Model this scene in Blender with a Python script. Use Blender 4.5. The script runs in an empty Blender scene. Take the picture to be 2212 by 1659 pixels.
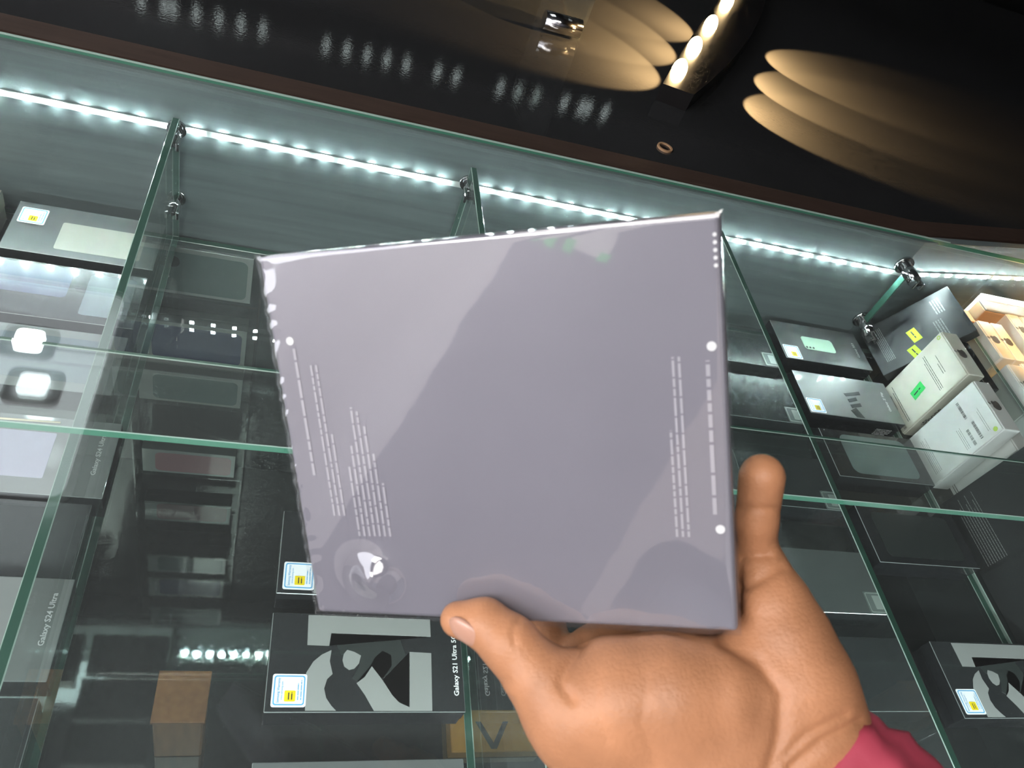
import bpy, bmesh, math, random
import numpy as np
from mathutils import Matrix, Vector

random.seed(7)
scene = bpy.context.scene
COL = scene.collection

# ------------------------------------------------------------------ camera
CAM = np.array([0.0, 0.0, 1.45])
FPX = 1703.63
# rows: world x / y / z axes expressed in camera coordinates
MAT = np.array([[0.9481, -0.1208, -0.2940], [-0.1051, 0.7538, -0.6486], [0.3000, 0.6459, 0.7020]])
_q = np.linalg.svd(MAT); MAT = _q[0] @ _q[2]
cam_d = bpy.data.cameras.new('camera'); cam = bpy.data.objects.new('camera', cam_d); COL.objects.link(cam)
cam_d.sensor_width = 36.0; cam_d.lens = 36.0 * FPX / 2212.0
cam_d.clip_start = 0.02; cam_d.clip_end = 30
cam.matrix_world = Matrix([[*MAT[0], CAM[0]], [*MAT[1], CAM[1]], [*MAT[2], CAM[2]], [0, 0, 0, 1]])
cam_d.dof.use_dof = True; cam_d.dof.focus_distance = 1.0; cam_d.dof.aperture_fstop = 20.0
scene.camera = cam

# ------------------------------------------------------------------ world, exposure, large lights
w = bpy.data.worlds.new('shop_air'); scene.world = w; w.use_nodes = True
w.node_tree.nodes['Background'].inputs[0].default_value = (0.55, 0.57, 0.62, 1)
w.node_tree.nodes['Background'].inputs[1].default_value = 0.12
scene.view_settings.view_transform = 'Standard'; scene.view_settings.look = 'None'
scene.view_settings.exposure = 0.0; scene.view_settings.gamma = 1.0
scene.view_settings.use_curve_mapping = False
scene.cycles.max_bounces = 7; scene.cycles.transparent_max_bounces = 24
scene.cycles.glossy_bounces = 4; scene.cycles.diffuse_bounces = 2
scene.cycles.sample_clamp_indirect = 6.0
scene.cycles.use_denoising = True; scene.cycles.use_light_tree = False
scene.cycles.use_adaptive_sampling = True; scene.cycles.adaptive_threshold = .06; scene.cycles.adaptive_min_samples = 12

def area(name, loc, target, sx, sy, power, col):
    l = bpy.data.lights.new(name, 'AREA'); l.shape = 'RECTANGLE'; l.size = sx; l.size_y = sy
    l.energy = power; l.color = col
    o = bpy.data.objects.new(name, l); COL.objects.link(o); o.location = loc
    o.rotation_euler = (Vector(target) - Vector(loc)).to_track_quat('-Z', 'Y').to_euler()
    return o
area('ceiling_light_over_aisle', (-0.9, -0.75, 2.68), (-0.9, -0.75, 0), 1.7, 1.0, 50, (1.0, 0.96, 0.93))
area('ceiling_light_over_entrance', (-2.45, -1.25, 2.68), (-2.45, -1.25, 0), 1.0, 0.9, 60, (1.0, 0.97, 0.95))  # unseen fill added to brighten the left part of the front wall
area('shopfront_daylight', (-2.85, -0.5, 1.75), (0, 0.2, 1.1), 1.8, 1.7, 52, (0.90, 0.92, 1.0))

area('counter_front_strip', (.4, .075, .875), (.4, .9, .45), 2.1, .012, 5.5, (.86, .98, 1.0))  # unseen strip added to brighten the upright box column

# ------------------------------------------------------------------ materials
def P(name, col, rough=0.5, metal=0.0, spec=0.5, coat=0.0, emit=None, es=0.0, noise=0.0, nscale=30, bump=0.0, bscale=80, sss=0.0, stretch=None, aniso=0.0, coat_rough=0.05):
    m = bpy.data.materials.new(name); m.use_nodes = True
    nt = m.node_tree; b = nt.nodes['Principled BSDF']
    b.inputs['Base Color'].default_value = (*col, 1); b.inputs['Roughness'].default_value = rough
    b.inputs['Metallic'].default_value = metal; b.inputs['Specular IOR Level'].default_value = spec
    b.inputs['Coat Weight'].default_value = coat; b.inputs['Coat Roughness'].default_value = coat_rough
    b.inputs['Anisotropic'].default_value = aniso
    if sss: 
        b.inputs['Subsurface Weight'].default_value = sss; b.inputs['Subsurface Radius'].default_value = (1, .35, .2); b.inputs['Subsurface Scale'].default_value = .006
    if emit: b.inputs['Emission Color'].default_value = (*emit, 1); b.inputs['Emission Strength'].default_value = es
    tc = None
    def coord():
        nonlocal tc
        if tc is None:
            t = nt.nodes.new('ShaderNodeTexCoord'); mp = nt.nodes.new('ShaderNodeMapping'); nt.links.new(t.outputs['Object'], mp.inputs[0])
            if stretch: mp.inputs['Scale'].default_value = stretch
            tc = mp
        return tc.outputs[0]
    if noise:
        n = nt.nodes.new('ShaderNodeTexNoise'); n.inputs['Scale'].default_value = nscale; n.inputs['Detail'].default_value = 5
        nt.links.new(coord(), n.inputs['Vector'])
        r = nt.nodes.new('ShaderNodeMix'); r.data_type = 'RGBA'
        r.inputs[6].default_value = (*[c * (1 - noise) for c in col], 1); r.inputs[7].default_value = (*[min(1, c * (1 + noise)) for c in col], 1)
        nt.links.new(n.outputs['Fac'], r.inputs[0]); nt.links.new(r.outputs[2], b.inputs['Base Color'])
    if bump:
        n = nt.nodes.new('ShaderNodeTexNoise'); n.inputs['Scale'].default_value = bscale; n.inputs['Detail'].default_value = 4
        nt.links.new(coord(), n.inputs['Vector'])
        bp = nt.nodes.new('ShaderNodeBump'); bp.inputs['Strength'].default_value = bump; bp.inputs['Distance'].default_value = .002
        nt.links.new(n.outputs['Fac'], bp.inputs['Height']); nt.links.new(bp.outputs[0], b.inputs['Normal'])
        if coat: nt.links.new(bp.outputs[0], b.inputs['Coat Normal'])
    return m

def glass_mat(name, tint, ior=1.5, dust=0.02, rough=0.0, bump=0.0, bscale=40, dust_col=(.8, .85, .85), dscale=6.0):
    """clear sheet: fresnel reflection over a tinted see-through body, with a film of dust"""
    m = bpy.data.materials.new(name); m.use_nodes = True; nt = m.node_tree; nt.nodes.clear()
    out = nt.nodes.new('ShaderNodeOutputMaterial')
    tr = nt.nodes.new('ShaderNodeBsdfTransparent'); tr.inputs[0].default_value = (*tint, 1)
    gl = nt.nodes.new('ShaderNodeBsdfGlossy'); gl.inputs['Roughness'].default_value = rough
    geo = nt.nodes.new('ShaderNodeNewGeometry')
    mr = nt.nodes.new('ShaderNodeMapRange'); mr.inputs[3].default_value = ior; mr.inputs[4].default_value = 1.0 / ior
    nt.links.new(geo.outputs['Backfacing'], mr.inputs[0])
    fr = nt.nodes.new('ShaderNodeFresnel'); nt.links.new(mr.outputs[0], fr.inputs['IOR'])
    mx = nt.nodes.new('ShaderNodeMixShader'); nt.links.new(fr.outputs[0], mx.inputs[0]); nt.links.new(tr.outputs[0], mx.inputs[1]); nt.links.new(gl.outputs[0], mx.inputs[2])
    df = nt.nodes.new('ShaderNodeBsdfDiffuse'); df.inputs[0].default_value = (*dust_col, 1)
    t = nt.nodes.new('ShaderNodeTexCoord'); n = nt.nodes.new('ShaderNodeTexNoise'); n.inputs['Scale'].default_value = dscale; n.inputs['Detail'].default_value = 6
    nt.links.new(t.outputs['Object'], n.inputs['Vector'])
    mu = nt.nodes.new('ShaderNodeMath'); mu.operation = 'MULTIPLY'; mu.inputs[1].default_value = dust * 2
    nt.links.new(n.outputs['Fac'], mu.inputs[0])
    m2 = nt.nodes.new('ShaderNodeMixShader'); nt.links.new(mu.outputs[0], m2.inputs[0]); nt.links.new(mx.outputs[0], m2.inputs[1]); nt.links.new(df.outputs[0], m2.inputs[2])
    if bump:
        n2 = nt.nodes.new('ShaderNodeTexNoise'); n2.inputs['Scale'].default_value = bscale; n2.inputs['Detail'].default_value = 3
        nt.links.new(t.outputs['Object'], n2.inputs['Vector'])
        bp = nt.nodes.new('ShaderNodeBump'); bp.inputs['Strength'].default_value = bump; bp.inputs['Distance'].default_value = .002
        nt.links.new(n2.outputs['Fac'], bp.inputs['Height'])
        nt.links.new(bp.outputs[0], gl.inputs['Normal']); nt.links.new(bp.outputs[0], fr.inputs['Normal'])
    nt.links.new(m2.outputs[0], out.inputs[0])
    return m

def emit_mat(name, col, s):
    m = bpy.data.materials.new(name); m.use_nodes = True; nt = m.node_tree; nt.nodes.clear()
    o = nt.nodes.new('ShaderNodeOutputMaterial'); e = nt.nodes.new('ShaderNodeEmission'); e.inputs[0].default_value = (*col, 1); e.inputs[1].default_value = s
    nt.links.new(e.outputs[0], o.inputs[0]); return m

M = dict(
    black_gloss=P('black_gloss', (.012, .013, .013), .10, coat=1, noise=.3, nscale=4),
    worktop=P('worktop', (.029, .030, .031), .06, coat=.5, bump=.035, bscale=260, noise=.35, nscale=3),
    deck=P('deck', (.30, .33, .33), .045, metal=1, bump=.02, bscale=50),
    back_panel=P('back_panel', (.15, .182, .182), .40, metal=.25, noise=.35, nscale=9, stretch=(.5, 1, 9), bump=.25, bscale=14, aniso=.5),
    dark_panel=P('dark_panel', (.022, .027, .028), .3, coat=.4, noise=.3, nscale=8),
    rail=P('rail', (.055, .036, .028), .4, noise=.4, nscale=20, stretch=(1, 8, 8)),
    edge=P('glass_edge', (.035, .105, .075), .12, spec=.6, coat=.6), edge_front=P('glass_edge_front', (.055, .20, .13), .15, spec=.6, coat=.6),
    edge_light=P('glass_edge_light', (.34, .46, .40), .18, spec=.6, coat=.6),  # highlight along the glass edges painted in as a pale colour
    chrome=P('chrome', (.62, .62, .62), .10, metal=1, bump=.05, bscale=300),
    tape=P('tape', (.50, .54, .52), .6),
    chip=emit_mat('led_chip', (.80, .98, 1.0), 900),
    white_print=P('white_print', (.82, .83, .83), .5),
    grey_print=P('grey_print', (.27, .28, .27), .35, coat=.4),
    dgrey_print=P('dgrey_print', (.030, .036, .034), .3, coat=.4),
    box_black=P('box_black', (.022, .024, .025), .24, coat=.9, noise=.25, nscale=12, bump=.06, bscale=40),
    box_charcoal=P('box_charcoal', (.085, .092, .09), .3, coat=.8, noise=.15, nscale=10, bump=.05, bscale=40),
    box_pale=P('box_pale', (.34, .345, .335), .35, coat=.5), box_grey=P('box_grey', (.19, .20, .195), .35, coat=.6, noise=.12, nscale=10),
    box_side=P('box_side', (.018, .019, .021), .25, coat=.9, bump=.08, bscale=60), box_rim=P('box_rim', (.20, .22, .215), .25, coat=.8), box_matte=P('box_matte', (.024, .026, .026), .45, noise=.2, nscale=12),  # lid bevels get a paler colour, painted sheen along the box edges
    white_card=P('white_card', (.76, .77, .74), .42, coat=.15, noise=.05, nscale=15),
    cream_card=P('cream_card', (.72, .71, .60), .42, coat=.15, noise=.08, nscale=15),
    brown_card=P('brown_card', (.40, .24, .13), .55, noise=.12, nscale=20),
    grey_card=P('grey_card', (.30, .29, .27), .5, noise=.1, nscale=20),
    black_print=P('black_print', (.03, .03, .03), .5),
    grey_emblem=P('grey_emblem', (.16, .15, .14), .35, metal=.3),
    lime=P('lime', (.62, .85, .02), .5), green_tag=P('green_tag', (.05, .72, .15), .5),
    lime_dot=P('lime_dot', (.45, .62, .10), .5),
    sticker_white=P('sticker_white', (.84, .86, .88), .4), sticker_blue=P('sticker_blue', (.10, .38, .66), .4), sticker_yellow=P('sticker_yellow', (.80, .62, .01), .4),
    clear_sticker=P('clear_sticker', (.16, .185, .175), .25, coat=.8), clear_line=P('clear_line', (.30, .33, .31), .3),
    mint=P('mint', (.36, .52, .40), .4), navy=P('navy', (.09, .10, .18), .25, coat=.7), rose=P('rose', (.40, .20, .22), .3, coat=.5), teal=P('teal', (.14, .19, .18), .3, coat=.6), gold=P('gold', (.22, .17, .10), .3, coat=.5), slate=P('slate', (.11, .14, .16), .3, coat=.5),
    lavender=P('lavender', (.42, .41, .50), .4), sand=P('sand', (.30, .29, .25), .4),
    held=P('held_card', (.200, .195, .230), .30, spec=.6, coat=.25, noise=.08, nscale=9, coat_rough=.12), held_print=P('held_print', (.42, .41, .45), .5),
    film=glass_mat('film', (.985, .985, .99), 2.05, dust=.02, rough=.03, bump=.07, bscale=16, dust_col=(.75, .74, .8), dscale=18),
    glass=glass_mat('clear_glass', (.955, .985, .972), 1.52, dust=.010),
    topglass=glass_mat('top_glass', (.965, .985, .978), 1.52, dust=.017, dscale=3),
    skin=None,
    nail=P('nail', (.50, .27, .19), .32, coat=.2), 
    sleeve=P('sleeve', (.42, .055, .09), .55, noise=.2, nscale=40, bump=.2, bscale=60), cuff=P('cuff', (.50, .46, .58), .5, bump=.1),
    bulb=emit_mat('bulb', (1.0, .70, .34), 34), lamp_black=P('lamp_black', (.012, .011, .011), .3, coat=.4),
    lamp_white=emit_mat('lamp_white', (.86, .97, 1.0), 70), panel_light=emit_mat('panel_light', (.90, .96, 1.0), 2.4), lamp_dim=emit_mat('lamp_dim', (.86, .97, 1.0), 9), lamp_dot=emit_mat('lamp_dot', (.86, 1.0, .97), 5),
    plaster=P('plaster', (.80, .77, .78), .8, noise=.06, nscale=3), plaster_dark=P('plaster_dark', (.17, .165, .19), .8, noise=.06, nscale=3), plaster_blue=P('plaster_blue', (.30, .35, .42), .8), plaster_warm=P('plaster_warm', (.52, .45, .43), .8),
    ceiling=P('ceiling', (.035, .035, .038), .7), wall_black=P('wall_black', (.016, .016, .016), .4), floor=P('floor', (.10, .10, .105), .35, noise=.2, nscale=6),
    paper=P('paper', (.90, .88, .86), .7), tape_green=P('tape_green', (.12, .75, .22), .6),
    wood=P('wood', (.46, .18, .055), .45, noise=.35, nscale=14, stretch=(6, 6, 1)), orange=P('orange', (.62, .27, .03), .5),
    wood_light=P('wood_light', (.75, .62, .42), .6),
)

# ------------------------------------------------------------------ mesh helpers
def link(name, me, mat, parent=None, loc=None):
    o = bpy.data.objects.new(name, me); COL.objects.link(o)
    mats = mat if isinstance(mat, (list, tuple)) else [mat]
    if len(me.materials) == 0:
        for m_ in mats: me.materials.append(m_)
    if parent is not None: o.parent = parent
    if loc is not None: o.location = loc
    return o

def tag(o, label, cat, group=None):
    o['label'] = label; o['category'] = cat
    if group: o['group'] = group
    return o

def thing(name, label, cat, loc=(0, 0, 0), rot=None, group=None):
    o = bpy.data.objects.new(name, None); COL.objects.link(o); o.empty_display_size = .02
    if rot is None: o.location = loc
    else: o.matrix_world = Matrix.Translation(Vector(loc)) @ rot.to_4x4()
    return tag(o, label, cat, group)

def box_mesh(x0, x1, y0, y1, z0, z1, bev=0.0, seg=2, name='box'):
    bm = bmesh.new()
    v = [bm.verts.new(p) for p in [(x0, y0, z0), (x1, y0, z0), (x1, y1, z0), (x0, y1, z0), (x0, y0, z1), (x1, y0, z1), (x1, y1, z1), (x0, y1, z1)]]
    for f in [(3, 2, 1, 0), (4, 5, 6, 7), (0, 1, 5, 4), (1, 2, 6, 5), (2, 3, 7, 6), (3, 0, 4, 7)]: bm.faces.new([v[i] for i in f])
    if bev: bmesh.ops.bevel(bm, geom=bm.edges[:], offset=bev, segments=seg, affect='EDGES', profile=.5)
    me = bpy.data.meshes.new(name); bm.to_mesh(me); bm.free()
    return me

def prism(pts, z0, z1, name='prism'):
    """polygon (x, y) list, extruded from z0 to z1"""
    a = sum(pts[i - 1][0] * pts[i][1] - pts[i][0] * pts[i - 1][1] for i in range(len(pts)))
    if a < 0: pts = pts[::-1]
    bm = bmesh.new()
    lo = [bm.verts.new((x, y, z0)) for x, y in pts]; hi = [bm.verts.new((x, y, z1)) for x, y in pts]
    n = len(pts)
    for i in range(n): bm.faces.new([lo[i], lo[(i + 1) % n], hi[(i + 1) % n], hi[i]])
    c1 = bm.faces.new(hi); c0 = bm.faces.new(lo[::-1])
    bmesh.ops.triangulate(bm, faces=[c0, c1])
    me = bpy.data.meshes.new(name); bm.to_mesh(me); bm.free(); return me

def rrect(x0, x1, y0, y1, r, n=5):
    out = []
    for cx, cy, a0 in [(x1 - r, y1 - r, 0), (x0 + r, y1 - r, 90), (x0 + r, y0 + r, 180), (x1 - r, y0 + r, 270)]:
        for k in range(n + 1):
            a = math.radians(a0 + 90 * k / n); out.append((cx + r * math.cos(a), cy + r * math.sin(a)))
    return out

def ring_mesh(outer, inner, z0, z1, name='ring'):
    bm = bmesh.new(); n = len(outer)
    vs = [[bm.verts.new((x, y, z)) for x, y in p] for p, z in ((outer, z0), (outer, z1), (inner, z1), (inner, z0))]
    for i in range(n):
        j = (i + 1) % n
        for a in range(4):
            b = (a + 1) % 4
            bm.faces.new([vs[a][i], vs[a][j], vs[b][j], vs[b][i]])
    me = bpy.data.meshes.new(name); bm.to_mesh(me); bm.free(); return me

def disc(cx, cy, r, n=20): return [(cx + r * math.cos(2 * math.pi * k / n), cy + r * math.sin(2 * math.pi * k / n)) for k in range(n)]

def tube_mesh(path, radii, n=14, name='tube', cap=True):
    path = [Vector(p) for p in path]
    if not isinstance(radii, (list, tuple)): radii = [radii] * len(path)
    bm = bmesh.new(); rings = []
    up = Vector((0, 0, 1))
    for i, p in enumerate(path):
        d = (path[min(i + 1, len(path) - 1)] - path[max(i - 1, 0)]).normalized()
        a = d.cross(up)
        if a.length < 1e-3: a = d.cross(Vector((1, 0, 0)))
        a.normalize(); b = d.cross(a).normalized()
        rings.append([bm.verts.new(p + radii[i] * (math.cos(2 * math.pi * k / n) * a + math.sin(2 * math.pi * k / n) * b)) for k in range(n)])
    for i in range(len(path) - 1):
        for k in range(n): bm.faces.new([rings[i][k], rings[i][(k + 1) % n], rings[i + 1][(k + 1) % n], rings[i + 1][k]])
    if cap: bm.faces.new(rings[0]); bm.faces.new(rings[-1])
    bmesh.ops.recalc_face_normals(bm, faces=bm.faces[:])
    me = bpy.data.meshes.new(name); bm.to_mesh(me); bm.free()
    for p in me.polygons: p.use_smooth = len(p.vertices) == 4
    return me

def text_mesh(s, length, height=None, bold=0.0, thick=.00025, mirror=False):
    """flat lettering along +x, starting at the origin, fitted to a length"""
    cu = bpy.data.curves.new('lettering', 'FONT'); cu.body = s; cu.size = 1; cu.offset = bold; cu.resolution_u = 2
    o = bpy.data.objects.new('lettering', cu); COL.objects.link(o)
    dg = bpy.context.evaluated_depsgraph_get(); dg.update()
    me = bpy.data.meshes.new_from_object(o.evaluated_get(dg))
    bpy.data.objects.remove(o); bpy.data.curves.remove(cu)
    co = np.empty(len(me.vertices) * 3); me.vertices.foreach_get('co', co); co = co.reshape(-1, 3)
    co[:, 0] -= co[:, 0].min(); k = length / co[:, 0].max()
    co[:, 0] *= k; co[:, 1] *= (height / .7 if height else k); co[:, 2] = thick
    me.vertices.foreach_set('co', co.ravel()); me.materials.clear(); me.update()
    return me

def micro_mesh(rows, h, thick=.00025, seed=1):
    """tiny lines of type: rows = [(x, y, length)]"""
    rnd = random.Random(seed); V = []; F = []
    for x, y, L in rows:
        t = 0.0
        while t < L:
            wl = min(rnd.uniform(1.2, 5.0) * h, L - t); b = len(V)
            V += [(x + t, y, thick), (x + t + wl, y, thick), (x + t + wl, y + h * .62, thick), (x + t, y + h * .62, thick)]; F.append((b, b + 1, b + 2, b + 3)); t += wl + h * .45
    me = bpy.data.meshes.new('lettering'); me.from_pydata(V, [], F); me.update(); return me

def barcode_mesh(x, y, L, h, seed=3, thick=.00025):
    rnd = random.Random(seed); V = []; F = []; t = 0
    while t < L:
        wl = rnd.choice([.0004, .0007, .0011]); b = len(V)
        V += [(x + t, y, thick), (x + t + wl, y, thick), (x + t + wl, y + h, thick), (x + t, y + h, thick)]; F.append((b, b + 1, b + 2, b + 3)); t += wl + rnd.choice([.0005, .0008, .0012])
    me = bpy.data.meshes.new('barcode'); me.from_pydata(V, [], F); me.update(); return me

def place(me, ang, x, y, z=0.0):
    me.transform(Matrix.Translation((x, y, z)) @ Matrix.Rotation(math.radians(ang), 4, 'Z')); return me

def apple_outline():
    """bitten fruit emblem, unit height about 1, stem side up"""
    pts = []
    for k in range(48):
        a = 2 * math.pi * k / 48
        r = .44 * (1 + .06 * math.cos(2 * a)) 
        x = r * math.cos(a) * 1.0; y = r * math.sin(a) * .98
        y -= .10 * math.exp(-(x / .12) ** 2) if y > 0 else -.05 * math.exp(-(x / .1) ** 2)
        d = math.hypot(x - .50, y - .05)
        if d < .20:
            s = .20 / max(d, 1e-4); x = .50 + (x - .50) * s if d > .01 else .30; y = .05 + (y - .05) * s
            if x > .45: x = .50 - .2 * abs(math.cos(math.asin(max(-1, min(1, (y - .05) / .2)))))
        pts.append((x, y))
    return pts
APPLE = apple_outline()
LEAF = [(.02, .44), (.04, .56), (.12, .66), (.22, .70), (.21, .58), (.13, .48)]

# ------------------------------------------------------------------ the room
def struct(name, me, mat, parent=None):
    o = link(name, me, mat, parent)
    if parent is None: o['kind'] = 'structure'
    return o
struct('floor', box_mesh(-3.2, 4.2, -2.1, 3.4, -.05, 0), M['floor'])
struct('ceiling', box_mesh(-3.2, 4.2, -2.1, 3.4, 2.75, 2.8), M['ceiling'])
struct('wall_back', box_mesh(-3.2, 4.2, 3.3, 3.4, 0, 2.75), M['wall_black'])
struct('wall_left', box_mesh(-3.2, -3.1, -2.0, 3.3, 0, 2.75), M['plaster'])
struct('wall_right', box_mesh(4.1, 4.2, -2.0, 3.3, 0, 2.75), M['wall_black'])
wf = struct('wall_front', box_mesh(-3.1, 4.1, -2.1, -2.0, 0, 2.75), M['plaster'])
struct('panel', box_mesh(-2.15, -.95, -2.0, -1.985, .0, 2.75), M['plaster_dark'], wf)
struct('panel', box_mesh(-.95, -.62, -2.0, -1.97, .0, 2.75), M['plaster_warm'], wf)
struct('panel', box_mesh(-.80, -.20, -1.97, -1.93, .0, 1.30, .12, 4), M['plaster_blue'], wf)  # block added for the blue-grey shape mirrored in the held box
struct('panel', box_mesh(-.20, 4.1, -2.0, -1.985, .0, 2.75), M['plaster_dark'], wf)
for x0, x1, z0, z1 in [(-2.06, -1.95, 2.13, 2.50), (-1.86, -1.66, 2.14, 2.55)]:
    pp = struct('paper', box_mesh(x0, x1, -1.985, -1.982, z0, z1), M['paper'], wf)
    struct('paper_tape', box_mesh(x0 - .02, x0 + .03, -1.982, -1.979, z0 - .02, z0 + .03), M['tape_green'], pp)
    struct('paper_tape', box_mesh(x1 - .03, x1 + .02, -1.982, -1.979, z0 - .02, z0 + .03), M['tape_green'], pp)


# ------------------------------------------------------------------ the display counter
YB = .90          # upper back panel (carries the light strip)
ZS = .690         # top of the glass shelf the boxes lie on
ZT = .925         # top glass
ZD = .070         # glossy deck at the bottom
XL, XR = -.75, 1.55
counter = thing('display_counter', 'black glossy glass-topped display counter holding the phone boxes', 'display counter', (0, 0, 0))
link('plinth', box_mesh(XL, XR, .05, .97, .0, ZD - .02), M['dark_panel'], counter)
link('base_deck', box_mesh(XL, XR, .05, .97, ZD - .02, ZD), M['deck'], counter)
me = prism([(XL, YB), (.95, YB), (1.55, 1.02), (1.55, 1.03), (.94, YB + .012), (XL, YB + .012)], .668, .921)
link('back_panel', me, M['back_panel'], counter)
link('lower_back_panel', box_mesh(XL, XR, .955, .97, ZD, .66), M['dark_panel'], counter)
link('back_ledge', box_mesh(XL, XR, .90, .97, .655, .667), M['dark_panel'], counter)
link('side_panel', box_mesh(XL - .02, XL, .05, .97, .0, .92), M['dark_panel'], counter)
link('side_panel', box_mesh(XR, XR + .02, .05, 1.04, .0, .92), M['dark_panel'], counter)
link('front_panel', box_mesh(XL, XR, .03, .05, .0, .92), M['dark_panel'], counter)
# brown rail that closes the counter at the back
link('back_rail', prism([(XL, .932), (.98, .932), (1.55, 1.05), (1.55, 1.085), (.97, .968), (XL, .968)], .885, .915), M['rail'], counter)
link('rail_groove', prism([(XL, .914), (.96, .914), (1.55, 1.032), (1.55, 1.05), (.98, .932), (XL, .932)], .86, .89), M['lamp_black'], counter)

def glass_sheet(name, x0, x1, y0, y1, z0, z1, label, cat, edge_axis, group=None, mats=('glass', 'edge'), bev=0):
    """sheet whose two large faces are clear and whose narrow faces show the green edge; edge_axis = thin axis"""
    me = box_mesh(x0, x1, y0, y1, z0, z1, .0007, 1)
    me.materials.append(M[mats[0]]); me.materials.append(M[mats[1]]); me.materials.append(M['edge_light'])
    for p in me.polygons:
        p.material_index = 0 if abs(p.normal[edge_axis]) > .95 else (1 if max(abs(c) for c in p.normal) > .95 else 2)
    o = link(name, me, None); tag(o, label, cat, group)
    return o
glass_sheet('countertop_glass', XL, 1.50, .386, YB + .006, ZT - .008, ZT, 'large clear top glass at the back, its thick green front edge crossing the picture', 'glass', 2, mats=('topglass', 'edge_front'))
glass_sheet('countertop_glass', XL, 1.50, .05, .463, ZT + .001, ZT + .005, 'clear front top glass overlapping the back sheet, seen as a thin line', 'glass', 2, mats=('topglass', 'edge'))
link('glass_bead', box_mesh(XL, 1.0, YB + .0065, YB + .0085, ZT - .004, ZT + .001), M['edge_light'], counter)  # pale strip drawn as the lit back edge of the top glass
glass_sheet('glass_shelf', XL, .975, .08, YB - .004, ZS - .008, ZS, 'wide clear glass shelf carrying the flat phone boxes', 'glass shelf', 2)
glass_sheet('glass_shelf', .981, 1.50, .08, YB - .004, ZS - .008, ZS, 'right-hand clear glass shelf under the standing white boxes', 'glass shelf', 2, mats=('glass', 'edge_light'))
def divider(x, ztop, label, y0=.08, y1=YB - .006):
    o = glass_sheet('glass_divider', x - .004, x + .004, y0, y1, ZS + .0005, ztop, label, 'glass divider', 0)
    return o
div_left = divider(-.142, .873, 'upright green-edged glass divider left of the stacked box column')
div_mid = divider(.2235, .890, 'upright glass divider mostly hidden behind the held box')
div_right = divider(.607, .872, 'upright glass divider just right of the held box')
div_end = divider(1.078, .827, 'upright glass divider between white phone boxes and warm-lit boxes')

def clamp(x, z, label, big=1.0, ang=0):
    t = thing('glass_clamp', label, 'clamp', (x, YB, z), group='chrome clamps holding the glass dividers')
    link('flange', tube_mesh([(0, 0, 0), (0, -.004, 0)], .0115 * big, 20), M['chrome'], t)
    link('stem', tube_mesh([(0, -.004, 0), (0, -.030 * big, 0)], [.0075 * big, .0075 * big], 18), M['chrome'], t)
    link('jaw', box_mesh(.0045, .0085, -.040 * big, -.022 * big, -.006, .006, .001), M['chrome'], t)
    link('jaw', box_mesh(-.0085, -.0045, -.040 * big, -.022 * big, -.006, .006, .001), M['chrome'], t)
    return t
clamp(-.142, .855, 'chrome clamp on the light strip at top of left divider')
clamp(-.142, .752, 'chrome clamp at lower rear corner of left divider')
clamp(.2235, .862, 'chrome clamp on the light strip at top of middle divider')

c1 = clamp(.945, .874, 'large chrome clamp on the light strip above the tablet box', 1.35)
c2 = clamp(.953, .752, 'large chrome clamp low on the back panel beside the tablet box', 1.35)
link('glass_strip', box_mesh(.9435, .9460, .876, .888, .764, .862), M['edge'], counter)
# ------------------------------------------------------------------ LED strip
strip = thing('led_strip', 'long cold white LED light strip glowing along the back panel', 'light strip', (0, YB, .856))
bend = .955
V = [(XL, -.0008), (bend, -.0008)]
link('tape', box_mesh(XL, bend, -.0012, -.0001, -.0042, .0042), M['tape'], strip)
chip = box_mesh(-.0030, .0030, -.0030, -.0012, -.0022, .0022)
chip.materials.append(M['chip'])
x = -.428 - .0308 * 9
while x < bend - .01:
    link('led_chip', chip, None, strip, (x, 0, 0)); x += .0308
t2 = link('tape', box_mesh(0, .55, -.0012, -.0001, -.0042, .0042), M['tape'], strip)
ang = math.atan2(.12, .60)
t2.location = (bend, .0005, 0); t2.rotation_euler = (0, 0, ang)
for k in range(15):
    s = .02 + k * .0308
    c = link('led_chip', chip, None, strip, (bend + s * math.cos(ang), .0005 + s * math.sin(ang), 0)); c.rotation_euler = (0, 0, ang)

for k in ('lamp_dot', 'bulb', 'lamp_dim'): M[k].cycles.emission_sampling = 'NONE'

# ------------------------------------------------------------------ phone boxes
def sticker(parent, x, y, z, s=.0295, clear=False):
    """small square warranty sticker; lettering runs up the sheet"""
    a, b = ('clear_sticker', 'clear_line') if clear else ('sticker_white', 'sticker_blue')
    st = link('sticker', prism(rrect(0, s, 0, s * .98, s * .07), 0, .0004), M[a], parent, (x, y, z))
    link('border', ring_mesh(rrect(s * .05, s * .95, s * .05, s * .93, s * .08), rrect(s * .085, s * .915, s * .085, s * .895, s * .06), .0004, .0006), M[b], st)
    if clear:
        link('square', prism(rrect(s * .36, s * .72, s * .20, s * .80, s * .03), .0004, .0006), M['clear_line'], st)
        return st
    link('yellow_patch', prism(rrect(s * .37, s * .69, s * .16, s * .48, s * .03), .0004, .0007), M['sticker_yellow'], st)
    link('lettering', place(text_mesh('Samsung Warranty', s * .74, s * .075, .01), 90, s * .22, s * .12, .0005), M['sticker_blue'], st)
    link('lettering', place(text_mesh('www.samsung.com', s * .55, s * .05, .01), 90, s * .31, s * .20, .0005), M['sticker_blue'], st)
    link('lettering', place(micro_mesh([(0, 0, s * .6), (0, s * .09, s * .5)], s * .04), 90, s * .86, s * .2, .0005), M['sticker_blue'], st)
    link('lettering', place(micro_mesh([(0, 0, s * .22), (0, s * .09, s * .22)], s * .05, seed=5), 90, s * .60, s * .21, .0006), M['black_print'], st)
    return st

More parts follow.
